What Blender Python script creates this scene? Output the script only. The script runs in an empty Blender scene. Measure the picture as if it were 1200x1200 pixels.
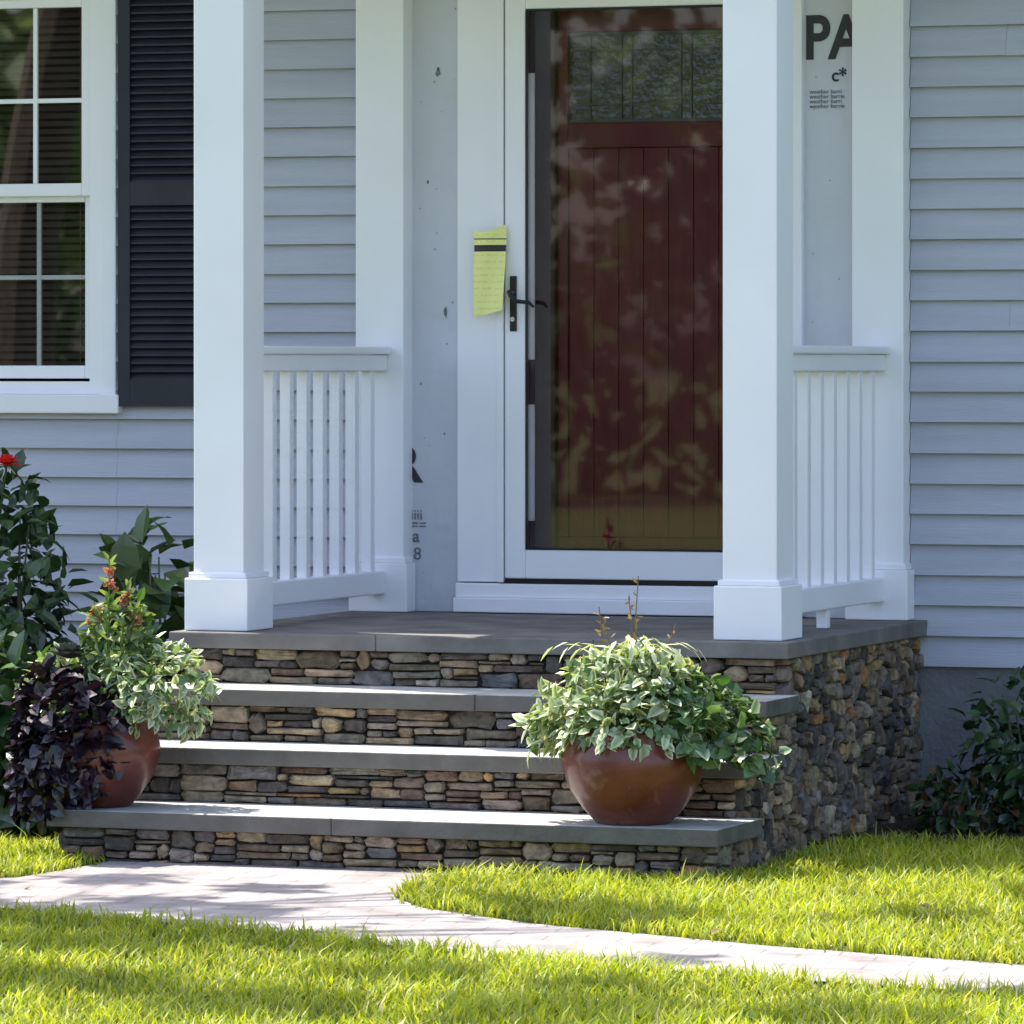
import bpy, math, random
import numpy as np
from mathutils import Vector, Matrix
random.seed(7); np.random.seed(7)
S=bpy.context.scene
V=Vector
# ------------------------------------------------------------------ helpers
def link(o,parent=None):
    S.collection.objects.link(o)
    if parent: o.parent=parent
    return o
def empty(name,loc=(0,0,0)):
    e=bpy.data.objects.new(name,None); e.empty_display_size=.1; e.location=(0,0,0); return link(e)
def new_mat(name):
    m=bpy.data.materials.new(name); m.use_nodes=True
    nt=m.node_tree; b=nt.nodes['Principled BSDF']; return m,nt,b
def N(nt,t,**k):
    n=nt.nodes.new(t)
    for a,v in k.items(): setattr(n,a,v)
    return n
def mat(name,col,rough=.6,scale=8,var=.12,bump=0.0,bscale=60,spec=.4,attr=False,stretch=(1,1,1),metal=0,coat=0,det=4,speck=None,bdist=.01):
    m,nt,b=new_mat(name); L=nt.links.new
    tc=N(nt,'ShaderNodeTexCoord'); mp=N(nt,'ShaderNodeMapping'); mp.inputs['Scale'].default_value=stretch
    L(tc.outputs['Object'],mp.inputs['Vector'])
    nz=N(nt,'ShaderNodeTexNoise'); nz.inputs['Scale'].default_value=scale; nz.inputs['Detail'].default_value=det
    L(mp.outputs[0],nz.inputs['Vector'])
    mr=N(nt,'ShaderNodeMapRange'); mr.inputs[1].default_value=.3; mr.inputs[2].default_value=.7
    mr.inputs[3].default_value=1-var; mr.inputs[4].default_value=1+var
    L(nz.outputs['Fac'],mr.inputs[0])
    mx=N(nt,'ShaderNodeVectorMath',operation='SCALE')
    if attr:
        at=N(nt,'ShaderNodeAttribute'); at.attribute_name='Col'; L(at.outputs['Color'],mx.inputs[0])
    else: mx.inputs[0].default_value=col
    L(mr.outputs[0],mx.inputs['Scale']); out=mx.outputs[0]
    if speck:
        n3=N(nt,'ShaderNodeTexNoise'); n3.inputs['Scale'].default_value=speck[1]; n3.inputs['Detail'].default_value=6; n3.inputs['Roughness'].default_value=.7
        L(tc.outputs['Object'],n3.inputs['Vector']); m3=N(nt,'ShaderNodeMapRange'); m3.inputs[1].default_value=speck[2]; m3.inputs[2].default_value=speck[2]+.14; m3.inputs[3].default_value=0; m3.inputs[4].default_value=speck[3]
        L(n3.outputs['Fac'],m3.inputs[0]); mm=N(nt,'ShaderNodeMix',data_type='RGBA'); L(m3.outputs[0],mm.inputs['Factor']); L(out,mm.inputs[6]); mm.inputs[7].default_value=(*speck[0],1); out=mm.outputs[2]
    L(out,b.inputs['Base Color'])
    b.inputs['Roughness'].default_value=rough; b.inputs['Specular IOR Level'].default_value=spec
    b.inputs['Metallic'].default_value=metal; b.inputs['Coat Weight'].default_value=coat
    if bump>0:
        n2=N(nt,'ShaderNodeTexNoise'); n2.inputs['Scale'].default_value=bscale; n2.inputs['Detail'].default_value=3
        L(mp.outputs[0],n2.inputs['Vector'])
        bp=N(nt,'ShaderNodeBump'); bp.inputs['Strength'].default_value=bump; bp.inputs['Distance'].default_value=bdist
        L(n2.outputs['Fac'],bp.inputs['Height']); L(bp.outputs[0],b.inputs['Normal'])
    return m
def leafmat(name,transl,gloss=.06,rough=.4,tint=(1.25,1.3,.55)):
    m,nt,b=new_mat(name); L=nt.links.new; nt.nodes.remove(b)
    at=N(nt,'ShaderNodeAttribute'); at.attribute_name='Col'
    d=N(nt,'ShaderNodeBsdfDiffuse'); L(at.outputs['Color'],d.inputs['Color'])
    tr=N(nt,'ShaderNodeBsdfTranslucent'); hs=N(nt,'ShaderNodeVectorMath',operation='MULTIPLY'); hs.inputs[1].default_value=tint
    L(at.outputs['Color'],hs.inputs[0]); L(hs.outputs[0],tr.inputs['Color'])
    ms=N(nt,'ShaderNodeMixShader'); ms.inputs[0].default_value=transl; L(d.outputs[0],ms.inputs[1]); L(tr.outputs[0],ms.inputs[2]); out=ms
    if gloss>0:
        g=N(nt,'ShaderNodeBsdfGlossy'); g.inputs['Roughness'].default_value=rough
        m2=N(nt,'ShaderNodeMixShader'); m2.inputs[0].default_value=gloss; L(ms.outputs[0],m2.inputs[1]); L(g.outputs[0],m2.inputs[2]); out=m2
    L(out.outputs[0],nt.nodes['Material Output'].inputs['Surface']); return m
def glass(name,refl=.1,tint=(.9,.92,.92),bump=.03):
    m,nt,b=new_mat(name); L=nt.links.new; nt.nodes.remove(b)
    t=N(nt,'ShaderNodeBsdfTransparent'); t.inputs[0].default_value=(*tint,1)
    g=N(nt,'ShaderNodeBsdfGlossy'); g.inputs['Roughness'].default_value=.02
    tc=N(nt,'ShaderNodeTexCoord'); nz=N(nt,'ShaderNodeTexNoise'); nz.inputs['Scale'].default_value=2.2; nz.inputs['Detail'].default_value=1
    bp=N(nt,'ShaderNodeBump'); bp.inputs['Strength'].default_value=bump; bp.inputs['Distance'].default_value=.02
    L(tc.outputs['Object'],nz.inputs['Vector']); L(nz.outputs['Fac'],bp.inputs['Height']); L(bp.outputs[0],g.inputs['Normal'])
    fr=N(nt,'ShaderNodeFresnel'); fr.inputs['IOR'].default_value=1.5
    ad=N(nt,'ShaderNodeMath',operation='ADD'); ad.inputs[1].default_value=refl-.04; L(fr.outputs[0],ad.inputs[0])
    ms=N(nt,'ShaderNodeMixShader'); L(ad.outputs[0],ms.inputs[0]); L(t.outputs[0],ms.inputs[1]); L(g.outputs[0],ms.inputs[2])
    L(ms.outputs[0],nt.nodes['Material Output'].inputs['Surface']); return m
class MB:
    def __init__(s): s.v=[]; s.f=[]; s.c=[]
    def add(s,vs,fs,cols=None):
        o=len(s.v); s.v+= [tuple(v) for v in vs]; s.f+=[tuple(i+o for i in f) for f in fs]
        if cols is None: cols=[(1,1,1)]*len(vs)
        s.c+=cols
    def box(s,x0,x1,y0,y1,z0,z1,col=(1,1,1)):
        s.add([(x0,y0,z0),(x1,y0,z0),(x1,y1,z0),(x0,y1,z0),(x0,y0,z1),(x1,y0,z1),(x1,y1,z1),(x0,y1,z1)],
              [(0,3,2,1),(4,5,6,7),(0,1,5,4),(1,2,6,5),(2,3,7,6),(3,0,4,7)],[col]*8)
    def obj(s,name,m,parent=None,bevel=0,smooth=False):
        me=bpy.data.meshes.new(name); me.from_pydata(s.v,[],s.f)
        ca=me.color_attributes.new('Col','FLOAT_COLOR','POINT')
        arr=np.ones((len(s.v),4),dtype=np.float32); arr[:,:3]=np.array(s.c,dtype=np.float32).reshape(-1,3)
        ca.data.foreach_set('color',arr.ravel())
        me.materials.append(m)
        if smooth: me.polygons.foreach_set('use_smooth',[True]*len(me.polygons))
        me.update(); o=bpy.data.objects.new(name,me); link(o,parent)
        if bevel:
            b=o.modifiers.new('b','BEVEL'); b.width=bevel; b.segments=2; b.limit_method='ANGLE'
        return o
def boxes(name,lst,m,parent=None,bevel=.003):
    b=MB()
    for t in lst: b.box(*t)
    return b.obj(name,m,parent,bevel)
def tube(mb,pts,rads,n=7,col=(1,1,1)):
    pts=[V(p) for p in pts]; vs=[]; fs=[]
    for i,p in enumerate(pts):
        d=(pts[min(i+1,len(pts)-1)]-pts[max(i-1,0)]).normalized()
        a=d.orthogonal().normalized() if abs(d.z)>.9 else d.cross(V((0,0,1))).normalized()
        b=d.cross(a)
        for k in range(n):
            t=2*math.pi*k/n; vs.append(p+(a*math.cos(t)+b*math.sin(t))*rads[i])
    for i in range(len(pts)-1):
        for k in range(n):
            fs.append((i*n+k,i*n+(k+1)%n,(i+1)*n+(k+1)%n,(i+1)*n+k))
    fs.append(tuple(range(n))[::-1]); fs.append(tuple((len(pts)-1)*n+k for k in range(n)))
    mb.add(vs,fs,[col]*len(vs))
def lathe(mb,prof,c,n=48,col=(1,1,1)):
    vs=[];fs=[]
    for r,z in prof:
        for k in range(n):
            t=2*math.pi*k/n; vs.append((c[0]+r*math.cos(t),c[1]+r*math.sin(t),c[2]+z))
    for i in range(len(prof)-1):
        for k in range(n): fs.append((i*n+k,i*n+(k+1)%n,(i+1)*n+(k+1)%n,(i+1)*n+k))
    mb.add(vs,fs,[col]*len(vs))
def rnd(a,b): return random.uniform(a,b)
def jc(c,j=.15):
    k=1+rnd(-j,j); return tuple(max(0,x*k*(1+rnd(-.05,.05))) for x in c)
def leaf(mb,p,d,n,L,W,cc,ce,fold=.25,droop=.25):
    d=V(d).normalized(); n=V(n); s=d.cross(n)
    if s.length<1e-4: s=d.orthogonal()
    s.normalize(); n=s.cross(d).normalized(); p=V(p)
    def q(a,w): return p+d*(L*a)+s*(W*w)+n*(abs(w)*fold*W-droop*L*a*a)
    vs=[q(0,0),q(.3,.5),q(.7,.38),q(1,0),q(.7,-.38),q(.3,-.5),q(.33,0),q(.72,0)]
    fs=[(0,6,1),(1,6,7,2),(2,7,3),(0,5,6),(5,4,7,6),(4,3,7)]
    mb.add(vs,fs,[cc,ce,ce,ce,ce,ce,cc,cc])
def rdir():
    v=V((random.gauss(0,1),random.gauss(0,1),random.gauss(0,1))); return v.normalized()
def mound(mb,c,r,n,L,W,pal,shell=(.55,1.0),zmin=-.6,edge=None,droop=.3,lump=.18,ep=.65):
    """leaf mound: leaves pointing out of an uneven ellipsoid"""
    lumps=[(rdir(),rnd(-lump,lump)) for _ in range(10)]
    k=0
    while k<n:
        u=rdir()
        if u.z<zmin: continue
        k+=1
        rr=rnd(*shell)**.5; f=1+sum(a*max(0,u.dot(w))**4 for w,a in lumps)
        p=V((c[0]+u.x*r[0]*rr*f,c[1]+u.y*r[1]*rr*f,c[2]+u.z*r[2]*rr*f))
        d=(u*.8+rdir()*.75); d.z+=.05
        nn=(V((0,0,1))*.7+u*.6+rdir()*.45)
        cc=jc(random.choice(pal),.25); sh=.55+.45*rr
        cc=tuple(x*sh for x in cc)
        ce=cc if edge is None else (jc(edge,.15) if random.random()<ep else cc)
        s=rnd(.6,1.3)
        leaf(mb,p,d,nn,L*s,W*s,cc,ce,droop=rnd(0,droop*2))
# ------------------------------------------------------------------ materials
M_white=mat('white_paint',(.88,.865,.92),.42,2.5,.03,.06,25)
M_siding=mat('siding_paint',(.47,.49,.57),.6,5,.06)
M_siding_attr=mat('siding_boards',(1,1,1),.6,6,.07,.25,60,stretch=(.2,1,3),attr=True)
M_wrap=mat('house_wrap',(.60,.61,.68),.42,3,.05,.9,5,stretch=(1,1,.8),bdist=.03)
M_ink=mat('black_ink',(.035,.035,.04),.6,5,.1)
M_ink2=mat('faded_ink',(.16,.17,.19),.6,60,.5)
M_black=mat('black_metal',(.012,.012,.014),.3,5,.1)
M_shut=mat('shutter_paint',(.018,.020,.032),.5,8,.15)
M_red=mat('red_door_paint',(.20,.014,.024),.35,10,.15,.1,30,stretch=(4,1,.4))
M_brown=mat('brown_frame',(.085,.028,.030),.4,10,.2)
M_glassS=glass('storm_glass',.075,(.84,.82,.83),.012)
M_glassW=glass('window_glass',.18,(.62,.63,.61),.03)
M_dglass=mat('dark_leaded_glass',(.06,.075,.065),.10,30,.5,.5,40,spec=1)
M_lead=mat('lead_came',(.13,.13,.12),.4,20,.2,metal=.4)
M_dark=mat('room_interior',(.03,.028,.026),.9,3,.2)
M_floor=mat('bluestone_floor',(.18,.165,.155),.8,5,.32,.3,50)  # darker copy of the stone for the shaded landing, no sunlit top painted in
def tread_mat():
    """bluestone: top painted paler as if sunlit, rock-faced edge darker as if shaded"""
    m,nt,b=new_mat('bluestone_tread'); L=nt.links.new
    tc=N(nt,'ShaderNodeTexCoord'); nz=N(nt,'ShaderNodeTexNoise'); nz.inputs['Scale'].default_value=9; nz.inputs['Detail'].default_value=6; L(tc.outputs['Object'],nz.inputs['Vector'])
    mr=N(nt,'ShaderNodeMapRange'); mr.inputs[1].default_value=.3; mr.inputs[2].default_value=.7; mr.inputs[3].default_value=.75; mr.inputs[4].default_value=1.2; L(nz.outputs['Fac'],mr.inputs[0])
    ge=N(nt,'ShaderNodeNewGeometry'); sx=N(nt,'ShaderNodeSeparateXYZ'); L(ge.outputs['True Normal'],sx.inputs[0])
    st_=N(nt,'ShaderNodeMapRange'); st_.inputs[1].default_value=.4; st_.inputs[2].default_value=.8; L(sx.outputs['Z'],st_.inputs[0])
    mm=N(nt,'ShaderNodeMix',data_type='RGBA'); L(st_.outputs[0],mm.inputs['Factor']); mm.inputs[6].default_value=(.125,.115,.105,1); mm.inputs[7].default_value=(.44,.43,.41,1)  # sun and shade contrast put into the colour by face direction
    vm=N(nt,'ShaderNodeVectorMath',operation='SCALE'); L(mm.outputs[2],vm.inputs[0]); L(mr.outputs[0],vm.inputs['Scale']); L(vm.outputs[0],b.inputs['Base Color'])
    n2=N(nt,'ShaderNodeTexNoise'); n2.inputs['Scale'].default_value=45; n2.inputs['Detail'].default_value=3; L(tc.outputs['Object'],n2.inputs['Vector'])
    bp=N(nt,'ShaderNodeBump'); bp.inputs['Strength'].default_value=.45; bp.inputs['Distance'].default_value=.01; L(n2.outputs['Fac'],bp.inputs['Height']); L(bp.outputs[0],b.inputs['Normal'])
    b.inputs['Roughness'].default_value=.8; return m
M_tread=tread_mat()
M_stone=mat('ledge_stone',(1,1,1),.8,30,.42,.9,60,attr=True)
M_mortar=mat('mortar',(.024,.020,.016),.95,20,.3)
M_conc=mat('concrete',(.18,.18,.19),.9,6,.2,.5,60)
M_roof=mat('roof_shingle',(.06,.06,.065),.9,20,.3,.4,60)
M_pot=mat('terracotta_glaze',(.125,.028,.018),.36,9,.35,.2,20,spec=.5,coat=.15,speck=((.28,.14,.10),14,.56,.55))
M_soil=mat('soil',(.035,.025,.018),.95,30,.5,1,60)
M_leaf=leafmat('leaf',.3)
M_leafd=leafmat('leaf_dark',.10,.07,.35)
M_grass=leafmat('grass_blades',.48,.03,.45,(1.25,1.2,.5))
M_petal=leafmat('petal',.3,.02)
M_bark=mat('bark',(.10,.075,.055),.9,12,.3,1,30,stretch=(1,1,.2))
# ------------------------------------------------------------------ ground
GZ=-.64
def ground_mat():
    m,nt,b=new_mat('lawn_soil'); L=nt.links.new
    tc=N(nt,'ShaderNodeTexCoord'); n1=N(nt,'ShaderNodeTexNoise'); n1.inputs['Scale'].default_value=1.2; n1.inputs['Detail'].default_value=6
    n2=N(nt,'ShaderNodeTexNoise'); n2.inputs['Scale'].default_value=60; n2.inputs['Detail'].default_value=2
    L(tc.outputs['Object'],n1.inputs['Vector']); L(tc.outputs['Object'],n2.inputs['Vector'])
    r=N(nt,'ShaderNodeValToRGB'); r.color_ramp.elements[0].position=.35; r.color_ramp.elements[0].color=(.05,.08,.012,1)
    r.color_ramp.elements[1].position=.7; r.color_ramp.elements[1].color=(.14,.18,.025,1)
    mx=N(nt,'ShaderNodeMath',operation='MULTIPLY_ADD'); mx.inputs[1].default_value=.5
    L(n1.outputs['Fac'],mx.inputs[0]); m2=N(nt,'ShaderNodeMath',operation='MULTIPLY'); m2.inputs[1].default_value=.5
    L(n2.outputs['Fac'],m2.inputs[0]); L(m2.outputs[0],mx.inputs[2]); L(mx.outputs[0],r.inputs[0]); L(r.outputs[0],b.inputs['Base Color'])
    b.inputs['Roughness'].default_value=.9
    return m
g=MB(); g.add([(-400,-400,GZ),(400,-400,GZ),(400,400,GZ),(-400,400,GZ)],[(0,1,2,3)]); g.obj('ground',ground_mat())
path_poly=[(-.36,-2.40),(-.37,-2.80),(-.40,-3.05),(-.62,-3.20),(-1.2,-3.18),(-3,-3.0),(-9,-2.6),(-9,-3.4),(-3,-3.72),(-1.2,-3.78),(-.1,-3.84),(.81,-4.15),(1.55,-4.50),(2.37,-4.74),(3.2,-4.90),(6,-5.3),(14,-6.2),
           (14,-5.5),(6,-4.68),(2.9,-4.27),(2.17,-4.06),(1.41,-3.74),(1.0,-3.46),(.83,-3.22),(.74,-2.9),(.72,-2.40)]
def pave_mat():
    m,nt,b=new_mat('brick_pavers'); L=nt.links.new
    tc=N(nt,'ShaderNodeTexCoord'); mp=N(nt,'ShaderNodeMapping'); mp.inputs['Rotation'].default_value=(0,0,math.radians(-8))
    nzw=N(nt,'ShaderNodeTexNoise'); nzw.inputs['Scale'].default_value=5; L(tc.outputs['Object'],nzw.inputs['Vector'])
    va=N(nt,'ShaderNodeVectorMath',operation='MULTIPLY_ADD'); va.inputs[1].default_value=(.02,.02,0); L(nzw.outputs['Color'],va.inputs[0]); L(tc.outputs['Object'],va.inputs[2])
    L(va.outputs[0],mp.inputs['Vector'])
    br=N(nt,'ShaderNodeTexBrick'); br.inputs['Scale'].default_value=1; br.inputs['Brick Width'].default_value=.2; br.inputs['Row Height'].default_value=.1
    br.inputs['Mortar Size'].default_value=.005; br.inputs['Color1'].default_value=(.34,.295,.285,1); br.inputs['Color2'].default_value=(.30,.268,.265,1)
    br.inputs['Mortar'].default_value=(.22,.20,.185,1); br.inputs['Mortar Smooth'].default_value=.6
    L(mp.outputs[0],br.inputs['Vector'])
    nz=N(nt,'ShaderNodeTexNoise'); nz.inputs['Scale'].default_value=7; nz.inputs['Detail'].default_value=8; L(tc.outputs['Object'],nz.inputs['Vector'])
    mr=N(nt,'ShaderNodeMapRange'); mr.inputs[1].default_value=.3; mr.inputs[2].default_value=.7; mr.inputs[3].default_value=.66; mr.inputs[4].default_value=1.25
    L(nz.outputs['Fac'],mr.inputs[0]); vm=N(nt,'ShaderNodeVectorMath',operation='SCALE'); L(br.outputs['Color'],vm.inputs[0]); L(mr.outputs[0],vm.inputs['Scale'])
    L(vm.outputs[0],b.inputs['Base Color']); b.inputs['Roughness'].default_value=.85
    bp=N(nt,'ShaderNodeBump'); bp.inputs['Strength'].default_value=.4; bp.inputs['Distance'].default_value=.004; bp.invert=True
    L(br.outputs['Fac'],bp.inputs['Height']); L(bp.outputs[0],b.inputs['Normal']); return m
import bmesh
def poly_sheet(name,pts,z1,m):
    bm=bmesh.new(); vs=[bm.verts.new((x,y,z1)) for x,y in pts]; f=bm.faces.new(vs)
    f.normal_update()
    if f.normal.z<0: f.normal_flip()
    bmesh.ops.triangulate(bm,faces=bm.faces[:])
    me=bpy.data.meshes.new(name); bm.to_mesh(me); bm.free(); me.materials.append(m)
    return link(bpy.data.objects.new(name,me))
poly_sheet('walkway',path_poly,GZ+.008,pave_mat())
bedR=[(1.40,-.02),(1.40,-1.15),(1.9,-1.0),(2.6,-.95),(5,-.9),(8,-.9),(8,-.02)]
bedL=[(-.5,-.02),(-8,-.02),(-8,-1.1),(-3,-1.2),(-1.5,-1.45),(-1.0,-2.0),(-.5,-2.2)]
M_mulch=mat('mulch',(.05,.032,.022),.95,40,.5,1,80)
poly_sheet('garden_bed',bedR,GZ+.006,M_mulch); poly_sheet('garden_bed',bedL,GZ+.006,M_mulch)
def inpoly(X,Y,poly):
    ins=np.zeros(len(X),bool); n=len(poly)
    for i in range(n):
        x1,y1=poly[i]; x2,y2=poly[(i+1)%n]
        c=((y1>Y)!=(y2>Y))&(X<(x2-x1)*(Y-y1)/(y2-y1+1e-12)+x1); ins^=c
    return ins
def grass(name,n,x0,x1,y0,y1,hmin,hmax,w):
    X=np.random.uniform(x0,x1,n); Y=np.random.uniform(y0,y1,n)
    jx=X+np.random.normal(0,.018,n); jy=Y+np.random.normal(0,.018,n)
    k=~(inpoly(jx,jy,path_poly)|inpoly(jx,jy,bedR)|inpoly(jx,jy,bedL)); k&=~((X>-.56)&(X<1.52)&(Y>-2.50)); k&=Y<-.3
    X=X[k];Y=Y[k]; n=len(X)
    patch=.5+.5*np.sin(X*3.1+np.sin(Y*4.3)*1.5)*np.cos(Y*3.7+X*1.3)
    p2=.5+.5*np.sin(X*17+np.sin(Y*13)*2)*np.cos(Y*19+X*5)
    H=np.random.uniform(hmin,hmax,n)*(.55+.45*patch+.5*p2); A=np.random.uniform(0,2*np.pi,n); B=np.random.uniform(0,2*np.pi,n)
    tall=np.random.rand(n)<.010; H[tall]*=1.7
    lean=np.random.uniform(.25,1.4,n)*H; W=w*np.random.uniform(.6,1.3,n)
    Z=np.full(n,GZ)
    dx=-np.sin(B)*W+np.cos(A)*W*.4;dy=np.cos(B)*W+np.sin(A)*W*.4; lx=np.cos(B)*lean; ly=np.sin(B)*lean
    v=np.zeros((n,5,3),np.float32)
    v[:,0]=np.stack([X-dx,Y-dy,Z],1); v[:,1]=np.stack([X+dx,Y+dy,Z],1)
    v[:,2]=np.stack([X+dx*.8+lx*.35,Y+dy*.8+ly*.35,Z+H*.6],1); v[:,3]=np.stack([X-dx*.8+lx*.35,Y-dy*.8+ly*.35,Z+H*.6],1)
    v[:,4]=np.stack([X+lx,Y+ly,Z+H*.95],1)
    me=bpy.data.meshes.new(name); me.vertices.add(n*5); me.vertices.foreach_set('co',v.ravel())
    base=np.arange(n)[:,None]*5
    loops=np.concatenate([base+np.array([0,1,2,3]),base+np.array([3,2,4])],1).ravel()
    me.loops.add(len(loops)); me.loops.foreach_set('vertex_index',loops.astype(np.int32))
    ls=(np.arange(n)[:,None]*7+np.array([0,4])).ravel().astype(np.int32)
    me.polygons.add(2*n); me.polygons.foreach_set('loop_start',ls)
    me.update(calc_edges=True); me.validate()
    t=np.random.uniform(0,1,n)[:,None]; pt=patch[:,None]; q2=p2[:,None]
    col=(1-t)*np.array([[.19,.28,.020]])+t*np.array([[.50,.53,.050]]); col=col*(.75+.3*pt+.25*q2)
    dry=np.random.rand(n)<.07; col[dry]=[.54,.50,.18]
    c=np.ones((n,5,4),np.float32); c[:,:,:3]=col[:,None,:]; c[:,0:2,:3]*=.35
    ca=me.color_attributes.new('Col','FLOAT_COLOR','POINT'); ca.data.foreach_set('color',c.ravel())
    me.materials.append(M_grass); return link(bpy.data.objects.new(name,me))
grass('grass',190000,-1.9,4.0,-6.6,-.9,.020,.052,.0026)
# ------------------------------------------------------------------ stone steps
steps=empty('stone_steps')
sl=MB(); TH=.050
def slabrow(x0,x1,y0,y1,z1,cuts):
    xs=[x0]+cuts+[x1]
    for a,b in zip(xs[:-1],xs[1:]): sl.box(a+.0006,b-.0006,y0+rnd(-.001,.001),y1,z1-TH,z1+rnd(-.0006,.0006))
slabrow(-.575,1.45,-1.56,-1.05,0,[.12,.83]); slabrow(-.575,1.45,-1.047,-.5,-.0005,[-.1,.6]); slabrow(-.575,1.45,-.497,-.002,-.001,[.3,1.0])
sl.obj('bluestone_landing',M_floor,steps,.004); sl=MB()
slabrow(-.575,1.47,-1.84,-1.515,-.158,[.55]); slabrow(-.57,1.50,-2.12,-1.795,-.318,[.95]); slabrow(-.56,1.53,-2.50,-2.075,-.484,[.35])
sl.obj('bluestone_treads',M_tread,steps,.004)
core=MB()
core.box(-.53,1.40,-1.51,-.005,GZ-.05,-TH-.001)
core.box(-.53,1.42,-1.79,-1.49,GZ-.05,-.158-TH-.001)
core.box(-.53,1.45,-2.07,-1.77,GZ-.05,-.318-TH-.001)
core.box(-.52,1.48,-2.45,-2.05,GZ-.05,-.484-TH-.001)
core.obj('mortar_core',M_mortar,steps)
st=MB()
PAL=[(.19,.145,.11),(.11,.09,.078),(.23,.175,.13),(.29,.205,.125),(.16,.115,.08),(.28,.225,.17),(.08,.068,.062),(.13,.118,.115),(.32,.24,.155),(.19,.125,.085),(.18,.155,.135),(.25,.19,.14),(.13,.108,.092)]
RUST=[(.34,.165,.075),(.33,.215,.10)]
def stone(o,u,n,a0,a1,b0,b1,dep,jit=.09):
    w=a1-a0;h=b1-b0; r=min(w,h)*rnd(.12,.36)
    base=[(a0+r,b0),(a1-r,b0),(a1,b0+r),(a1,b1-r),(a1-r,b1),(a0+r,b1),(a0,b1-r),(a0,b0+r)]
    pts=[]
    for i in range(8):
        p=base[i];q=base[(i+1)%8]; pts.append(p)
        if i%2==0: pts.append(((p[0]+q[0])/2,(p[1]+q[1])/2))
    j=min(w,h)*jit
    pts=[(p[0]+rnd(-j,j)*.9,p[1]+rnd(-j,j)*.9) for p in pts]
    cx=(a0+a1)/2;cy=(b0+b1)/2; m=len(pts)
    tilt=(rnd(-.2,.2),rnd(-.3,.3)); wedge=rnd(-.10,.10)
    def P(x,y,d): 
        d=d+((x-cx)*tilt[0]+(y-cy)*tilt[1])*(1 if d>0.003 else 0)
        y=cy+(y-cy)*(1+wedge*2*(x-cx)/max(w,.01))
        return o+u*x+V((0,0,1))*y+n*d
    vs=[];fs=[]
    for s,d in ((1,-.01),(1,dep*.6),(.84,dep*.97)):
        for x,y in pts: vs.append(P(cx+(x-cx)*s,cy+(y-cy)*s,d+(rnd(-.003,.003) if d>0 else 0)))
    for k in range(2):
        for i in range(m): fs.append((k*m+i,k*m+(i+1)%m,(k+1)*m+(i+1)%m,(k+1)*m+i))
    vs.append(P(cx+rnd(-.2,.2)*w,cy+rnd(-.2,.2)*h,dep*rnd(1.0,1.3))); c=len(vs)-1
    for i in range(m): fs.append((2*m+i,2*m+(i+1)%m,c))
    col=jc(random.choice(PAL),.35) if random.random()>.05 else jc(random.choice(RUST),.2)
    cols=[jc(col,.12) for _ in vs]
    st.add(vs,fs,cols)
def wall(o,u,n,W,z0,z1,hr,lr,dr=(.010,.034),jit=.11):
    """squared rubble packing on an occupancy grid: uneven courses, stones of one to several courses"""
    o=V(o);u=V(u);n=V(n); c=.011
    nx=max(1,int(W/c)); nz=max(1,int((z1-z0)/c)); cx=W/nx; cz=(z1-z0)/nz
    occ=np.zeros((nx,nz),bool)
    for k in range(nz):
        for i in range(nx):
            if occ[i,k]: continue
            big=random.random()
            h=max(1,round(rnd(*hr)/cz)); l=max(1,round(rnd(*lr)/cx))
            if big<.14: h=int(h*1.7)+1
            h=min(h,nz-k)
            if nz-k-h==1: h+=1
            ll=0
            while ll<l and i+ll<nx and not occ[i+ll,k]: ll+=1
            rest=0
            while i+ll+rest<nx and rest<3 and not occ[i+ll+rest,k]: rest+=1
            if rest<3 : ll+=rest
            hh=1
            while hh<h and not occ[i:i+ll,k+hh].any(): hh+=1
            occ[i:i+ll,k:k+hh]=True
            g=.0020
            stone(o,u,n,i*cx+g,(i+ll)*cx-g,z0+k*cz+g,z0+(k+hh)*cz-g,rnd(*dr),jit)
X1=V((1,0,0)); nF=V((0,-1,0)); nR=V((1,0,0)); nL=V((-1,0,0))
hf=(.016,.032); lf=(.045,.18)
wall((-.53,-1.51,0),X1,nF,1.93,-.158,-TH,hf,lf)
wall((-.53,-1.79,0),X1,nF,1.95,-.318,-.158-TH,hf,lf)
wall((-.53,-2.07,0),X1,nF,1.98,-.484,-.318-TH,hf,lf)
wall((-.52,-2.45,0),X1,nF,2.0,GZ-.03,-.484-TH,hf,lf)
Y1=V((0,1,0)); hs=(.028,.058); ls=(.04,.10)
wall((1.40,-1.52,0),Y1,nR,1.515,GZ-.03,-TH,hs,ls,(.015,.04),.15)
wall((1.42,-1.80,0),Y1,nR,.29,GZ-.03,-.158-TH,hs,ls,(.015,.035),.15)
wall((1.45,-2.08,0),Y1,nR,.29,GZ-.03,-.318-TH,hs,ls,(.015,.035),.15)
wall((1.48,-2.46,0),Y1,nR,.39,GZ-.03,-.484-TH,hs,ls,(.015,.035),.15)
wall((-.53,-.01,0),-Y1,nL,1.5,GZ-.03,-TH,hs,ls); wall((-.53,-1.5,0),-Y1,nL,.28,GZ-.03,-.158-TH,hs,ls)
wall((-.53,-1.78,0),-Y1,nL,.28,GZ-.03,-.318-TH,hs,ls); wall((-.52,-2.06,0),-Y1,nL,.38,GZ-.03,-.484-TH,hs,ls)
st.obj('ledge_stones',M_stone,steps)
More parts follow.
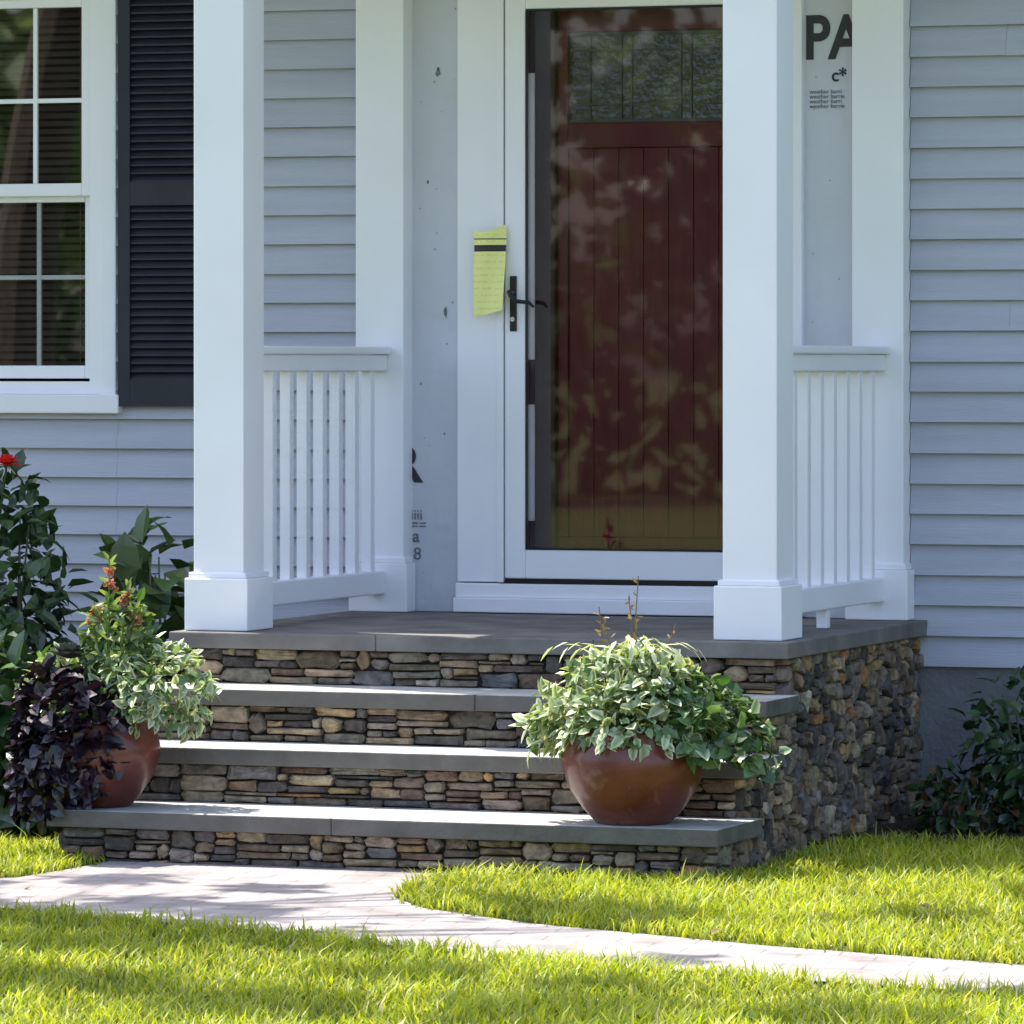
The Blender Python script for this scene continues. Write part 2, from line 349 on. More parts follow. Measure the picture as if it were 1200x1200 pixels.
# ------------------------------------------------------------------ house
house=empty('house')
EXP=.0995; ZB=-.151; WT=2.75
sd=MB()
def clap(x0,x1,z0,z1):
    n0=int(math.floor((z0-ZB)/EXP+1e-6)); i=n0
    while ZB+i*EXP<z1-.002:
        a=max(z0,ZB+i*EXP); b=min(z1,ZB+(i+1)*EXP); f0=(a-(ZB+i*EXP))/EXP; f1=(b-(ZB+i*EXP))/EXP
        random.seed(i*31+5); cuts=[x0]+sorted(c for c in [rnd(-8,8) for _ in range(3)] if x0+.2<c<x1-.2)+[x1]
        for p,q in zip(cuts[:-1],cuts[1:]):
            k=rnd(.98,1.02); col=(.46*k,.47*k,.555*k)
            ya=-.026+.023*f0; yb=-.026+.023*f1; q2=q-.0008; dz=rnd(-.0012,.0012)
            sd.add([(p,ya,a+dz),(q2,ya,a+dz),(q2,yb,b+dz),(p,yb,b+dz),(p,0.0,a+dz+.001),(q2,0.0,a+dz+.001),(q2,.0,b),(p,.0,b)],
                   [(0,1,2,3),(0,4,5,1),(1,5,6,2),(0,3,7,4)],[col]*8)
        i+=1
clap(1.392,7.5,ZB,WT)
WX0,WX1,WZ0,WZ1=-2.27,-1.441,.70,2.2
clap(-7.5,WX0,ZB,WT); clap(WX1,-.532,ZB,WT); clap(WX0,WX1,ZB,WZ0); clap(WX0,WX1,WZ1,WT)
random.seed(11)
sd.obj('clapboard_siding',M_siding_attr,house)
sh=MB(); T=.12
sh.box(-7.5,WX0+.03,.001,T,GZ,WT); sh.box(WX1-.03,.03,.001,T,GZ,WT); sh.box(WX0+.03,WX1-.03,.001,T,GZ,WZ0+.03); sh.box(WX0+.03,WX1-.03,.001,T,WZ1-.03,WT)
sh.box(.03,.93,.001,T,2.13,WT); sh.box(.93,7.5,.001,T,GZ,WT); sh.box(.03,.93,.001,T,GZ,.06)
sh.box(-7.5,-7.38,T,7,GZ,WT); sh.box(7.38,7.5,T,7,GZ,WT); sh.box(-7.5,7.5,7,7.12,GZ,WT)
sh.obj('wall_structure',M_siding,house)
boxes('foundation',[(1.392,7.5,-.0075,.0,GZ-.1,ZB-.004),(-7.5,-.55,-.0075,.0,GZ-.1,ZB-.004)],M_conc,house,0)
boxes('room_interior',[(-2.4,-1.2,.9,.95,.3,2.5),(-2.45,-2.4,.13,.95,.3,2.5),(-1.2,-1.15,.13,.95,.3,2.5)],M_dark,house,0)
boxes('main_roof_shade_eave',[(-7.9,7.9,-.95,7.5,WT,WT+.14)],M_white,house)  # unseen eave, overhang made deep to shade the porch
r=MB(); r.add([(-7.9,-.98,WT+.14),(7.9,-.98,WT+.14),(7.9,3.5,WT+2.4),(-7.9,3.5,WT+2.4),(-7.9,7.5,WT+.14),(7.9,7.5,WT+.14)],[(0,1,2,3),(3,2,5,4),(0,3,4),(1,5,2)]); r.obj('roof',M_roof,house)
boxes('porch_roof',[(-.62,1.48,-1.50,-.95,2.36,2.56),(-.62,1.48,-.95,-.03,2.36,2.56)],M_white,house)
r=MB(); r.add([(-.65,-1.53,2.561),(1.51,-1.53,2.561),(1.51,-.96,2.7),(-.65,-.96,2.7)],[(0,1,2,3)]); r.obj('porch_roof_shingles',M_roof,house)
# window
wy=-.03
W=[(WX1-.06,WX1,wy,.02,WZ0-.0,WZ1),(WX0,WX0+.06,wy,.02,WZ0,WZ1),(WX0,WX1,wy-.004,.02,WZ1-.06,WZ1+.001),
   (WX0-.02,WX1+.02,-.055,.02,WZ0-.035,WZ0+.03)]
gx1=-1.585;gx0=gx1-.54
boxes('window_casing',W,M_white,house,.004)
boxes('window_jamb',[(WX1-.105,WX1-.06,-.018,.1,WZ0+.03,WZ1-.06),(WX0+.06,WX0+.105,-.018,.1,WZ0+.03,WZ1-.06),(WX0+.105,WX1-.105,-.012,.1,WZ0+.03,WZ0+.075),(WX0+.105,WX1-.105,-.012,.1,WZ1-.1,WZ1-.06)],M_white,house,.003)
M_muntin=mat('muntin_grey',(.36,.36,.37),.5)
def sash(name,z0,z1,y,zm,mm):
    a,b=WX0+.105,WX1-.105
    L=[(a,gx0,y,y+.035,z0-.045,z1+.045),(gx1,b,y,y+.035,z0-.045,z1+.045),(gx0,gx1,y,y+.035,z0-.045,z0),(gx0,gx1,y,y+.035,z1,z1+.045)]
    boxes(name,L,M_white,house,.004)
    t=.008; Mn=[(gx0,gx1,y+.012,y+.024,zm-t,zm+t)]
    for k in (1,2): Mn.append((gx0+.18*k-t,gx0+.18*k+t,y+.010,y+.026,z0,z1))
    boxes(name+'_muntins',Mn,mm,house,.002)
    q=MB(); q.add([(gx0,y+.018,z0),(gx1,y+.018,z0),(gx1,y+.018,z1),(gx0,y+.018,z1)],[(0,1,2,3)]); q.obj(name+'_glass',M_glassW,house)
sash('upper_sash',1.461,2.07,.0,1.748,M_white); sash('lower_sash',.83,1.396,.03,1.136,M_muntin)
bl=MB(); z=.80
while z<2.12:
    bl.add([(gx0-.05,.10,z),(gx1+.05,.10,z),(gx1+.05,.122,z+.018),(gx0-.05,.122,z+.018)],[(0,1,2,3)]); z+=.027
for x in (gx0+.05,gx1-.05): bl.box(x,x+.004,.098,.1,.8,2.12)
bl.obj('window_blinds',mat('slat',(.34,.25,.22),.5,8,.2),house)
def shutter(name,x0,x1):
    z0,z1=.69,2.22; y0=-.05
    e=MB()
    e.box(x0,x0+.045,y0,-.018,z0,z1); e.box(x1-.045,x1,y0,-.018,z0,z1)
    for a,b in ((z0,z0+.09),(1.38,1.46),(z1-.07,z1)): e.box(x0+.045,x1-.045,y0+.001,-.018,a,b)
    for a,b in ((z0+.09,1.38),(1.46,z1-.07)):
        z=a
        while z<b-.01:
            e.add([(x0+.045,y0+.006,z),(x1-.045,y0+.006,z),(x1-.045,-.022,z+.028),(x0+.045,-.022,z+.028),
                   (x0+.045,y0+.006,z+.006),(x1-.045,y0+.006,z+.006),(x1-.045,-.022,z+.034),(x0+.045,-.022,z+.034)],
                   [(0,1,5,4),(4,5,6,7),(0,3,2,1)]); z+=.0275
    e.box(x0+.045,x1-.045,-.0205,-.0185,z0+.02,z1-.02)
    e.obj(name,M_shut,house)
shutter('shutter',-1.425,-1.07); shutter('shutter_far',-2.65,-2.29)
def pil(name,x0,x1,d=.09):
    w=.018
    boxes(name,[(x0,x1,-d,-.001,.0,2.36),(x0-w,x1+w,-d-w,-.0205,.001,.165),(x0-w*.5,x1+w*.5,-d-w*.5,-.0205,.165,.185)],M_white,house,.004)
pil('pilaster',-.530,-.356); pil('pilaster_right',1.214,1.389)
boxes('house_wrap',[(-.356,-.184,-.006,0,.002,2.6),(1.026,1.214,-.006,0,.002,2.6)],M_wrap,house,0)
sp=MB()
for _ in range(16):
    x=rnd(-.34,-.2); z=rnd(.1,2.1); s=rnd(.003,.005); sp.box(x,x+s,-.0078,-.0062,z,z+s*rnd(.5,2.0))
for _ in range(6):
    x=rnd(1.04,1.17); z=rnd(.9,2.1); s=.004; sp.box(x,x+s,-.0078,-.0062,z,z+s)
sp.obj('wrap_staples',mat('staple',(.26,.26,.27),.5),house)
def blotch(mb,x,z,w,h):
    n=9; vs=[(x,-.0072,z)]
    for k in range(n):
        t=2*math.pi*k/n; vs.append((x+math.cos(t)*w*rnd(.4,1),-.0072,z+math.sin(t)*h*rnd(.4,1)))
    mb.add(vs,[(0,1+k,1+(k+1)%n) for k in range(n)])
b=MB()
for x,z,w,h in ((-.262,1.82,.014,.020),(-.235,1.01,.009,.028),(-.30,1.45,.006,.01),(-.24,.60,.005,.008)): blotch(b,x,z,w,h)
b.obj('wrap_tears',M_ink2,house)
def text(name,s,x,z,size,bold=0,m=M_ink,y=-.0085,rot=0,sx=1):
    c=bpy.data.curves.new(name,'FONT'); c.body=s; c.size=size; c.offset=bold; c.extrude=.0004; c.materials.append(m)
    o=bpy.data.objects.new(name,c); o.rotation_euler=(math.radians(90),rot,0); o.location=(x,y,z); o.scale=(sx,1,1); return link(o,house)
text('wrap_print_large','PA',1.026,1.842,.20,.005,sx=.86)
text('wrap_print_mark','c*',1.120,1.765,.06,.001)
for k in range(4): text('wrap_print_line','weather barrier'[:13+k%2],1.045,1.725-.016*k,.020,0,M_ink2)
text('wrap_print_side','R',-.428,.44,.17,.005); text('wrap_print_code','iiii',-.362,.31,.05,0,M_ink2); text('wrap_print_code2','3a',-.385,.235,.06,.001,M_ink2); text('wrap_print_code3','==',-.362,.275,.05,0,M_ink2); text('wrap_print_code4','8',-.352,.175,.06,.0,M_ink2)
boxes('door_casing',[(-.184,-.034,-.034,-.001,.104,2.6),(-.034,-.010,-.060,-.001,.104,2.16),(.925,.948,-.060,-.001,.104,2.16),(.948,1.026,-.034,-.001,.104,2.6),
   (-.010,.925,-.060,-.001,2.135,2.16),(-.034,.948,-.040,-.001,2.16,2.42)],M_white,house,.004)
boxes('threshold',[(-.184,1.026,-.075,-.001,.003,.052),(-.184,1.026,-.055,-.001,.052,.100)],M_white,house,.004)
SX0,SX1,SZ0,SZ1=-.006,.921,.118,2.128
GX0,GX1,GZ0,GZ1=.068,.848,.215,2.022
y0,y1=-.055,-.022
boxes('storm_door_frame',[(SX0,GX0,y0,y1,SZ0,SZ1),(GX1,SX1,y0,y1,SZ0,SZ1),(GX0,GX1,y0,y1,SZ0,GZ0),(GX0,GX1,y0,y1,GZ1,SZ1)],M_white,house,.004)
boxes('storm_glass_gasket',[(GX0,GX0+.004,y0-.002,y0+.01,GZ0,GZ1),(GX0+.004,GX1,y0-.002,y0+.01,GZ0,GZ0+.006),(GX0+.004,GX1,y0-.002,y0+.01,GZ1-.006,GZ1)],M_black,house,0)
q=MB(); q.add([(GX0,-.04,GZ0),(GX1,-.04,GZ0),(GX1,-.04,GZ1),(GX0,-.04,GZ1)],[(0,1,2,3)]); q.obj('storm_glass',M_glassS,house)
boxes('door_sweep',[(SX0+.002,SX1,-.052,-.012,.1005,.1175)],M_black,house,0)
boxes('inner_jamb',[(-.0,.135,.045,.085,.06,2.13),(.88,.93,.045,.085,.06,2.13)],M_brown,house,.003)
boxes('white_strip',[(.0695,.094,-.036,-.028,.85,1.81),(.0695,.094,-.036,-.028,.31,.70)],M_white,house,.003)  # two plain white strips just behind the glass, beside the left stile
boxes('door_sill',[(.0,.93,-.02,.07,.101,.20)],M_brown,house,.003)
D=MB(); dx0,dx1=.137,.878
D.box(dx0,dx1,.075,.11,.10,.255); D.box(dx0,dx0+.035,.075,.11,.255,2.13); D.box(dx1-.09,dx1,.075,.11,.255,2.13)
D.box(dx0+.035,dx1-.09,.075,.11,1.56,1.645); D.box(dx0+.035,dx1-.09,.075,.11,1.95,2.13)
nx=7; a=dx0+.035; wv=(dx1-.09-a)/nx
for k in range(nx): D.box(a+k*wv+.0006,a+(k+1)*wv-.0006,.088,.11,.255,1.56)
D.obj('red_door',M_red,house,.0025)
boxes('door_panel_back',[(a,dx1-.09,.100,.108,.255,1.56)],M_brown,house,0)
boxes('door_lite_glass',[(a,dx1-.09,.095,.10,1.645,1.95)],M_dglass,house,0)
ld=MB(); LX0,LX1,LZ0,LZ1=a,dx1-.09,1.645,1.95
ld.box(LX0,LX1,.088,.094,LZ0,LZ0+.012); ld.box(LX0,LX1,.088,.094,LZ1-.012,LZ1)
for fx in (.12,.30,.36,.64,.70,.88):
    x=LX0+(LX1-LX0)*fx; ld.box(x-.003,x+.003,.0885,.094,LZ0+.012,LZ1-.012)
for fz in (.2,.8): 
    z=LZ0+(LZ1-LZ0)*fz; ld.box(LX0,LX1,.0893,.0945,z-.003,z+.003)
ld.obj('door_lite_came',M_lead,house)
h=MB(); hx=.026; hz=1.03
h.box(hx-.012,hx+.012,-.062,-.0555,hz-.085,hz+.10)
tube(h,[(hx,-.06,hz+.045),(hx,-.10,hz+.045),(hx+.01,-.112,hz+.035),(hx+.03,-.115,hz+.015),(hx+.075,-.112,hz+.01),(hx+.09,-.105,hz-.005)],[.010,.009,.009,.008,.007,.005],8)
h.obj('door_handle',M_black,house,.003)
h=MB(); tube(h,[(hx,-.06,hz-.045),(hx,-.069,hz-.045)],[.008,.008],14); h.obj('key_cylinder',mat('brushed_steel',(.6,.6,.6),.3,metal=1),house)
def column(name,x0,x1,ya,yb):
    w=.022; b=MB()
    b.box(x0,x1,ya,yb,.0,2.36); b.box(x0-w,x1+w,ya-w,yb+w,.001,.165); b.box(x0-w*.55,x1+w*.55,ya-w*.55,yb+w*.55,.165,.183)
    b.box(x0-w,x1+w,ya-w,yb+w,2.22,2.358)
    return b.obj(name,M_white,None,.004)
column('porch_column',-.527,-.357,-1.475,-1.305); column('porch_column',1.215,1.387,-1.475,-1.303)
def railing(name,xc,foot):
    e=empty(name); ya,yb=-1.304,-.091
    boxes('top_rail',[(xc-.045,xc+.045,ya,yb,.868,.893),(xc-.03,xc+.03,ya,yb,.812,.867)],M_white,e,.006)
    boxes('bottom_rail',[(xc-.03,xc+.03,ya+.022,yb-.02,.062,.140)],M_white,e,.006)
    if foot: boxes('support_foot',[(xc-.018,xc+.018,-.72,-.685,.002,.0615)],M_white,e,.003)
    n=8; b=MB()
    for k in range(n):
        y=ya+(k+.75)*(yb-ya)/(n+.5); b.box(xc-.018,xc+.018,y-.018,y+.018,.1395,.8125)
    b.obj('balusters',M_white,e,.003)
railing('porch_railing',-.442,False); railing('porch_railing',1.301,True)
nb=MB(); nx_,nz_=8,14; x0,x1=-.112,.004; zt,zb=1.290,1.010
vs=[];fs=[]
for j in range(nz_+1):
    for i in range(nx_+1):
        u=i/nx_; w=j/nz_
        vs.append((x0+(x1-x0)*u+.010*w*(1-.8*u), -.066-.012*math.sin(u*3+w*2)**2-.035*w*w*(.4+.6*u), zt-(zt-zb)*w-.010*math.sin(u*4.0)*(1-w)+.012*(u-.5)-.012*(1-u)*w))
for j in range(nz_):
    for i in range(nx_): k=j*(nx_+1)+i; fs.append((k,k+nx_+1,k+nx_+2,k+1))
def paper_mat():
    m,nt,b=new_mat('yellow_notice_paper'); L=nt.links.new
    tc=N(nt,'ShaderNodeTexCoord'); s=N(nt,'ShaderNodeSeparateXYZ'); L(tc.outputs['Object'],s.inputs[0])
    r=N(nt,'ShaderNodeMapRange'); r.inputs[1].default_value=zb; r.inputs[2].default_value=zt; L(s.outputs['Z'],r.inputs[0])
    cr=N(nt,'ShaderNodeValToRGB'); cr.color_ramp.interpolation='CONSTANT'; Y=(.90,.88,.32,1); K=(.02,.02,.02,1)
    E=cr.color_ramp.elements; E[0].position=0;E[0].color=Y; E[1].position=.72;E[1].color=K
    e=E.new(.80); e.color=Y; e=E.new(.86); e.color=(.25,.26,.1,1); e=E.new(.88); e.color=Y
    L(r.outputs[0],cr.inputs[0])
    wv=N(nt,'ShaderNodeTexWave'); wv.bands_direction='Z'; wv.inputs['Scale'].default_value=14; wv.inputs['Distortion'].default_value=0
    nz=N(nt,'ShaderNodeTexNoise'); nz.inputs['Scale'].default_value=120; L(tc.outputs['Object'],nz.inputs['Vector']); L(tc.outputs['Object'],wv.inputs['Vector'])
    mu=N(nt,'ShaderNodeMath',operation='MULTIPLY'); L(wv.outputs['Fac'],mu.inputs[0]); L(nz.outputs['Fac'],mu.inputs[1])
    gt=N(nt,'ShaderNodeMath',operation='GREATER_THAN'); gt.inputs[1].default_value=.46; L(mu.outputs[0],gt.inputs[0])
    ml=N(nt,'ShaderNodeMath',operation='MULTIPLY'); ml.inputs[1].default_value=.15; L(gt.outputs[0],ml.inputs[0])
    mx=N(nt,'ShaderNodeMix',data_type='RGBA'); L(ml.outputs[0],mx.inputs['Factor']); L(cr.outputs[0],mx.inputs[6]); mx.inputs[7].default_value=(.2,.2,.05,1)
    L(mx.outputs[2],b.inputs['Base Color']); b.inputs['Roughness'].default_value=.6; return m
nb.add(vs,fs); nb.obj('paper_notice',paper_mat(),None,0,True)
# ------------------------------------------------------------------ planters
GREEN=[(.06,.13,.03),(.09,.18,.05),(.045,.10,.028)]; VAR=[(.16,.25,.09),(.25,.34,.16),(.10,.18,.06)]
CREAM=(.68,.71,.50); PURP=[(.022,.010,.020),(.03,.014,.03),(.015,.012,.02)]
def pot(c,r,h,e):
    m=MB(); prof=[(0,0),(r*.50,0),(r*.54,.006),(r*.70,h*.16),(r*.88,h*.36),(r*.985,h*.58),(r,h*.70),(r*.96,h*.84),(r*.87,h*.95),(r*.85,h),(r*.80,h*1.01),(r*.78,h*.96),(r*.80,h*.90)]
    lathe(m,prof,c); m.obj('pot',M_pot,e,0,True)
    s=MB(); lathe(s,[(0,h*.92),(r*.5,h*.93),(r*.80,h*.905)],c,24); s.obj('soil',M_soil,e)
e=empty('potted_plant'); PC=(1.229,-2.355,-.483); pot(PC,.208,.265,e)
m=MB(); top=(PC[0]+.035,PC[1],PC[2]+.30)
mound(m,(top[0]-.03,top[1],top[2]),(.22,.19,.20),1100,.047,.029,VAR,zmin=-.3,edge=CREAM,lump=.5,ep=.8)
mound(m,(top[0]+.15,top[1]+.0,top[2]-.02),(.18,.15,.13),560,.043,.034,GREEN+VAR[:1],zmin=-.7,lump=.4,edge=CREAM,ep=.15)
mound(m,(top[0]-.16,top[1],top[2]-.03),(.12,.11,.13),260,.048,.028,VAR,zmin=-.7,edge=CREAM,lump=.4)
for k in range(34):
    a=rnd(0,2*math.pi); p=V((PC[0]+math.cos(a)*.2,PC[1]+math.sin(a)*.19,PC[2]+.27)); ln=rnd(.02,.09)
    for j in range(6):
        leaf(m,p+V((math.cos(a)*.02,math.sin(a)*.02,-ln*j/6)),V((math.cos(a),math.sin(a),-.9))+rdir()*.6,V((math.cos(a),math.sin(a),.6)),rnd(.025,.045),.025,jc(random.choice(VAR+GREEN)),jc(CREAM,.2))
for k in range(18):
    a=rnd(0,6.28); pts=V((top[0]-.05+rnd(-.06,.06),top[1]-.05,top[2]+.14)); q=rnd(.035,.05)
    for j in range(5):
        t=j/5; d=V((math.cos(a)*.8,math.sin(a)*.5,1.1-2.2*t)); leaf(m,pts,d,V((0,0,1))+rdir()*.3,q*1.25,.014,(.5,.55,.32),(.66,.68,.5),droop=.2); pts=pts+d.normalized()*q
m.obj('foliage',M_leaf,e)
m=MB()
for dx,dz,lean in ((-.04,.25,.02),(-.02,.19,-.03),(-.08,.13,-.05),(.03,.10,.06),(-.12,.16,-.02)):
    b=V((top[0]+dx,top[1],top[2]+.1)); pts=[b,b+V((lean*.4,0,dz*.4+.04)),b+V((lean,.0,dz+.06))]
    tube(m,pts,[.0025,.002,.0015],5,(.22,.13,.06))
    for j in range(9): leaf(m,pts[1].lerp(pts[2],rnd(.1,1)),rdir()+V((0,0,.4)),rdir(),rnd(.015,.03),.008,jc((.26,.17,.09)),jc((.30,.22,.12)))
m.obj('seed_stalks',M_leaf,e)
e=empty('potted_plant'); PC=(-.465,-2.33,-.483); pot(PC,.185,.25,e)
t=(PC[0]+.02,PC[1],PC[2]+.27); m=MB()
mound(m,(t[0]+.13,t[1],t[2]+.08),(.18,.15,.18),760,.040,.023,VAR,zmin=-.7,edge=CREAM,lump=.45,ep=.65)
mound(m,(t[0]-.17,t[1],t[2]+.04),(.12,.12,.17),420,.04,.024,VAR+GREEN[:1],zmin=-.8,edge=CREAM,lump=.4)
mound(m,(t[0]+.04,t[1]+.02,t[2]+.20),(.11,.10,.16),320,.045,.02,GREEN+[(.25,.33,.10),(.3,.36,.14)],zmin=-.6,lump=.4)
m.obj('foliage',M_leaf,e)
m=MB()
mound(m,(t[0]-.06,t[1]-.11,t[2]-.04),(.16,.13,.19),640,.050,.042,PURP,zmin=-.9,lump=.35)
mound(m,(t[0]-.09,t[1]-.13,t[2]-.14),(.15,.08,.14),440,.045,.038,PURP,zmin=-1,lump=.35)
for ring in range(5):
    for k in range(9):
        a=k*.698+ring*.35; el=.15+ring*.28; c=V((t[0]-.09,t[1]-.05,t[2]+.17)); d=V((math.cos(a)*math.cos(el),math.sin(a)*math.cos(el),math.sin(el)))
        leaf(m,c,d,V((-d.x*.5,-d.y*.5,1)),.075-.008*ring,.07-.008*ring,(.05,.045,.06),(.06,.075,.07),fold=.3,droop=-.2)
m.obj('purple_foliage',M_leafd,e)
m=MB(); f=MB()
for dx,dy,hh in ((.02,0,.47),(.06,.02,.40),(-.03,.0,.34),(.10,-.01,.32)):
    b=V((t[0]+dx*.6,t[1]+dy,t[2]+.1)); tp=V((t[0]+dx+rnd(-.01,.01),t[1]+dy,t[2]+hh)); tube(m,[b,b.lerp(tp,.5),tp],[.004,.003,.002],5,(.12,.2,.05))
    for j in range(26):
        q=b.lerp(tp,rnd(.3,1)); leaf(m,q,rdir()+V((0,0,.6)),rdir(),rnd(.025,.045),.012,jc((.25,.34,.10)),jc((.35,.42,.15)))
    for j in range(7):
        q=b.lerp(tp,rnd(.72,.90))+rdir()*.013; 
        for w in range(4): leaf(f,q,rdir(),rdir(),.022,.018,jc((.42,.10,.08)),jc((.6,.28,.2)))
m.obj('flower_stems',M_leaf,e); f.obj('blossoms',M_petal,e)
# ------------------------------------------------------------------ bushes
def bush(name,c,r,n,L,W,pal,stems=9,zmin=-.7,lump=.3,**k):
    e=empty(name); s=MB()
    for i in range(stems):
        a=rnd(0,6.28); b=V((c[0]+math.cos(a)*.05,c[1]+math.sin(a)*.05,GZ)); tp=V((c[0]+math.cos(a)*r[0]*rnd(.2,.75),c[1]+math.sin(a)*r[1]*rnd(.2,.75),c[2]+r[2]*rnd(.3,.85)))
        tube(s,[b,b.lerp(tp,.5)+rdir()*.03,tp],[.008,.006,.003],5,(.10,.10,.05))
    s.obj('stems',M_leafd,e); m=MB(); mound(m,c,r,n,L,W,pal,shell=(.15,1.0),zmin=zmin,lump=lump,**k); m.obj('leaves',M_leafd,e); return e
DK=[(.030,.068,.024),(.045,.098,.032),(.025,.056,.024),(.065,.13,.042)]
e=bush('dahlia_bush',(-1.40,-1.05,-.03),(.24,.24,.52),980,.075,.042,DK,zmin=-.95,lump=.2)
f=MB()
for p in ((-1.325,-1.15,.51),(-1.50,-1.1,.35),(-1.45,-1.2,.60)):
    p=V(p)
    tube(f,[p,p-V((.03,0,.2))],[.004,.004],5,(.04,.08,.02))
    for r_ in range(5):
        for k in range(10):
            a=k*.63+r_*.3; el=r_*.32-.2; d=V((math.cos(a)*math.cos(el),math.sin(a)*math.cos(el),math.sin(el))); leaf(f,p,d,V((0,0,1)),.055-.005*r_,.026,jc((.60,.02,.03)),jc((.70,.04,.06)),droop=-.2)
f.obj('red_blooms',M_petal,e)
e=bush('hydrangea_bush',(-.93,-.95,.00),(.15,.15,.25),110,.12,.085,[(.07,.13,.04),(.10,.18,.06),(.06,.11,.04)],zmin=-.9)
bush('hydrangea_bush',(-1.06,-1.75,-.36),(.28,.22,.30),620,.10,.065,DK,zmin=-.9)
bush('garden_shrub',(2.02,-.58,-.40),(.27,.22,.24),640,.055,.036,DK,zmin=-.9)
bush('garden_shrub',(2.55,-.60,-.40),(.33,.26,.28),300,.07,.045,DK,zmin=-.9)
bush('garden_shrub',(1.75,-.62,-.55),(.18,.13,.12),300,.045,.028,DK+[(.14,.07,.035)],zmin=-.6)
m=MB()
for _ in range(1500):
    x=rnd(1.5,3.2); y=rnd(-1.0,-.1); p=V((x,y,GZ+.012)); leaf(m,p,rdir()*V((1,1,.2)),V((0,0,1)),rnd(.02,.05),.012,jc((.06,.035,.02),.5),jc((.06,.035,.02),.5))
m.obj('mulch_chips',M_mulch)
m=MB()
for _ in range(45):
    x=rnd(-.6,3.4); y=rnd(-6.2,-2.7); on=bool(inpoly(np.array([x]),np.array([y]),path_poly)[0])
    leaf(m,V((x,y,GZ+(.014 if on else .035))),rdir()*V((1,1,.15)),V((0,0,1))+rdir()*.4,rnd(.02,.04),rnd(.015,.025),jc((.20,.12,.05),.3),jc((.23,.14,.06),.3))
m.obj('fallen_leaves',M_leaf)
# ------------------------------------------------------------------ trees
def clump(l,p,n,sg,ls,c0):
    for j in range(n):
        q=p+V((random.gauss(0,sg),random.gauss(0,sg),random.gauss(0,sg*.7))); d=rdir(); nn=(rdir()+V((0,0,.8))).normalized(); s=d.cross(nn).normalized(); L=ls*rnd(.6,1.3); c=jc(c0,.2)
        l.add([q,q+d*L*.5+s*L*.3,q+d*L,q+d*L*.5-s*L*.3],[(0,1,2,3)],[c]*4)
TC=[(.06,.13,.025),(.10,.18,.035),(.14,.20,.035)]
def tree(name,base,cc,cr,nleaf,ls,trunk=.16,clumps=26):
    e=empty(name); t=MB(); base=V(base); cc=V(cc)
    mid=base.lerp(V((base.x,base.y,cc.z)),.5)+V((rnd(-.1,.1),rnd(-.1,.1),0)); k=V((base.x*.7+cc.x*.3,base.y*.7+cc.y*.3,cc.z-cr[2]*.45))
    tube(t,[base,mid,k,cc+V((0,0,cr[2]*.6))],[trunk,trunk*.75,trunk*.55,trunk*.12],9)
    l=MB()
    for i in range(clumps):
        u=rdir(); rr=rnd(.35,1)**.6; p=V((cc.x+u.x*cr[0]*rr,cc.y+u.y*cr[1]*rr,cc.z+u.z*cr[2]*rr))
        tube(t,[k.lerp(cc,rnd(0,.6)),k.lerp(p,.55)+rdir()*.15,p],[trunk*.3,trunk*.17,trunk*.05],5)
        clump(l,p,nleaf//clumps,min(cr)*.22,ls,jc(random.choice(TC),.2))
    t.obj('trunk',M_bark,e); l.obj('crown',M_leafd,e); return e
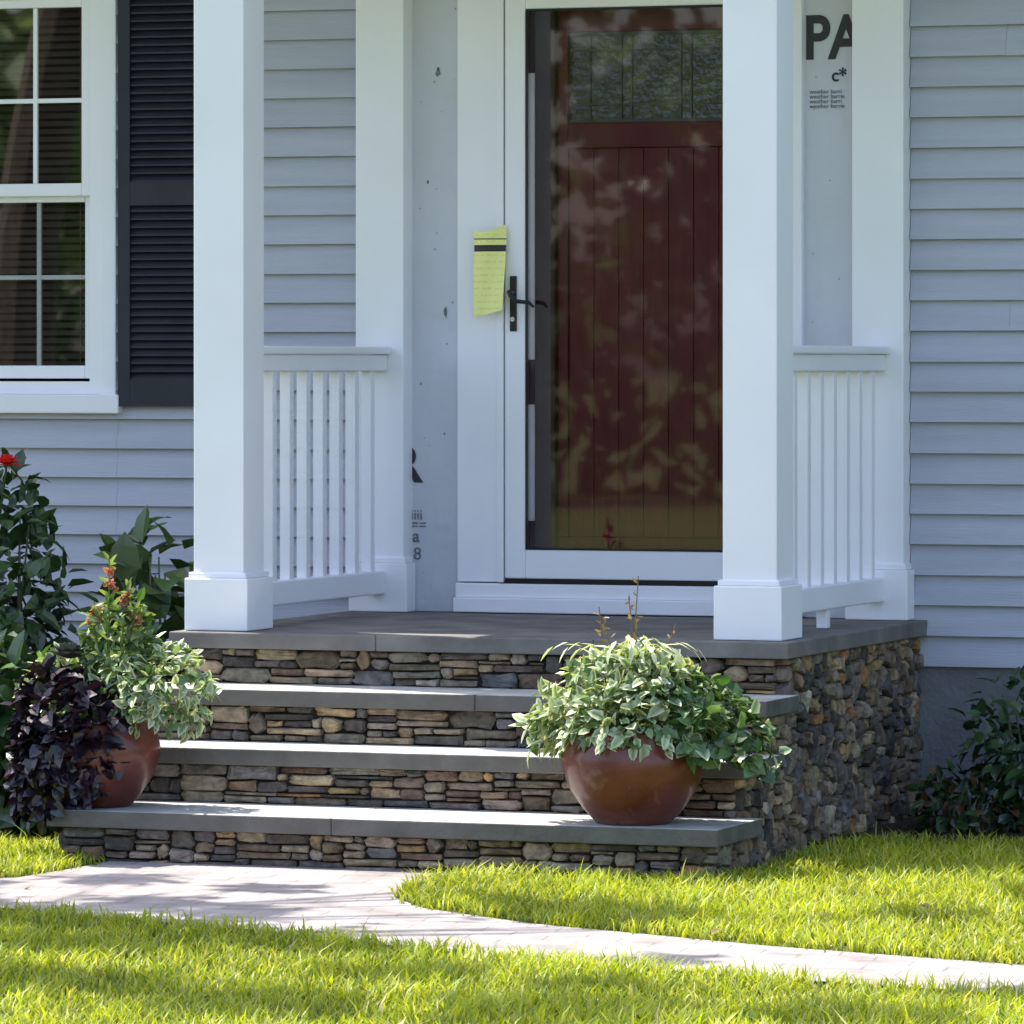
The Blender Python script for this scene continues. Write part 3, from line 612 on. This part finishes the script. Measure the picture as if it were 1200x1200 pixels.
# unseen yard tree left of steps; crown clumps placed to dapple lawn and path
e=empty('maple_tree'); t=MB(); l=MB(); base=V((-3.9,-4.2,GZ)); fork=V((-3.3,-4.1,3.4)); tip=V((-1.6,-3.6,6.0))
tube(t,[base,V((-3.8,-4.2,1.4)),fork,fork.lerp(tip,.5),tip],[.17,.14,.11,.07,.03],10)
for x,y,r in ((.05,-4.05,.24),(.45,-4.2,.27),(.85,-4.35,.25),(-.3,-3.75,.2),(.25,-3.55,.13),(.55,-3.7,.13),(1.45,-3.5,.20),(1.75,-3.62,.15),(1.15,-3.3,.10),(.9,-5.5,.26),(1.5,-5.75,.25),(2.2,-5.7,.28),(2.8,-5.55,.22),
              (1.6,-5.05,.16),(2.1,-5.15,.14),(3.1,-4.9,.2),(2.4,-3.3,.13),(3.0,-3.1,.2),(2.6,-2.6,.2),(2.0,-2.1,.2),(2.7,-1.7,.3),(1.8,-1.5,.2),(-.1,-3.0,.13),(.4,-3.1,.10),(.6,-4.75,.22),(-.6,-3.3,.25),(-1.0,-4.2,.35),(-.4,-4.7,.35),(.2,-5.3,.3),(-1.2,-5.2,.4),(1.25,-4.55,.14),(2.0,-4.45,.10),(-.75,-2.9,.12)):
    z=rnd(3.4,4.8); h_=z-GZ; p=V((x-.45*h_,y+.15*h_,z)); bt=rnd(.05,.7)
    o_=fork.lerp(tip,bt); tube(t,[o_,o_.lerp(p,.5)+V((0,0,rnd(.0,.25))),p],[.03,.018,.006],5)
    clump(l,p,int(5200*r*r)+35,r*.50,.12,jc(random.choice(TC),.2))
t.obj('trunk',M_bark,e); l.obj('crown',M_leafd,e)
random.seed(5)
for i,(x,y,hh) in enumerate([(-24,-38,7.5),(-17,-36,6.5),(-10.5,-38,7.5),(-4,-36,6)]):
    tree('maple_tree',(x,y,GZ),(x,y,hh*.52),(3.2,2.4,hh*.42),1800,.5,.28,30)
m=MB()
for _ in range(3500):
    x=rnd(-28,3); p=V((x,-40+rnd(-.8,.8),GZ+rnd(0,1)*(2.4+.7*math.sin(x*.9)))); d=rdir(); s=d.orthogonal().normalized(); L=.5; c=jc((.05,.11,.025),.35)
    m.add([p,p+d*L*.5+s*L*.3,p+d*L,p+d*L*.5-s*L*.3],[(0,1,2,3)],[c]*4)
m.obj('hedge',M_leafd)
# ------------------------------------------------------------------ light, camera
travel=V((.45,-.15,-1)).normalized()
sun=bpy.data.lights.new('sun','SUN'); sun.energy=9.0; sun.angle=math.radians(.53); sun.color=(1,.95,.85)
so=bpy.data.objects.new('sun',sun); so.rotation_euler=travel.to_track_quat('-Z','Y').to_euler(); link(so)
w=bpy.data.worlds.new('World'); S.world=w; w.use_nodes=True; nt=w.node_tree; bg=nt.nodes['Background']
sk=nt.nodes.new('ShaderNodeTexSky'); sk.sky_type='NISHITA'; sk.sun_disc=False
sk.sun_elevation=math.asin(-travel.z); sk.sun_rotation=math.atan2(-travel.x,-travel.y); sk.air_density=1; sk.dust_density=2.6; sk.ozone_density=1.2
nt.links.new(sk.outputs[0],bg.inputs['Color']); bg.inputs['Strength'].default_value=.40
TH_=math.radians(20); D0=18.34
cam=bpy.data.cameras.new('camera'); cam.sensor_width=36; cam.lens=36*6400/1200; cam.clip_end=1500; cam.clip_start=.1
cam.shift_y=-175/1200
co=bpy.data.objects.new('camera',cam); co.location=(D0*math.sin(TH_),-D0*math.cos(TH_),.84); co.rotation_euler=(math.radians(90),0,TH_); link(co); S.camera=co
S.view_settings.view_transform='Standard'; S.view_settings.look='None'; S.view_settings.exposure=0
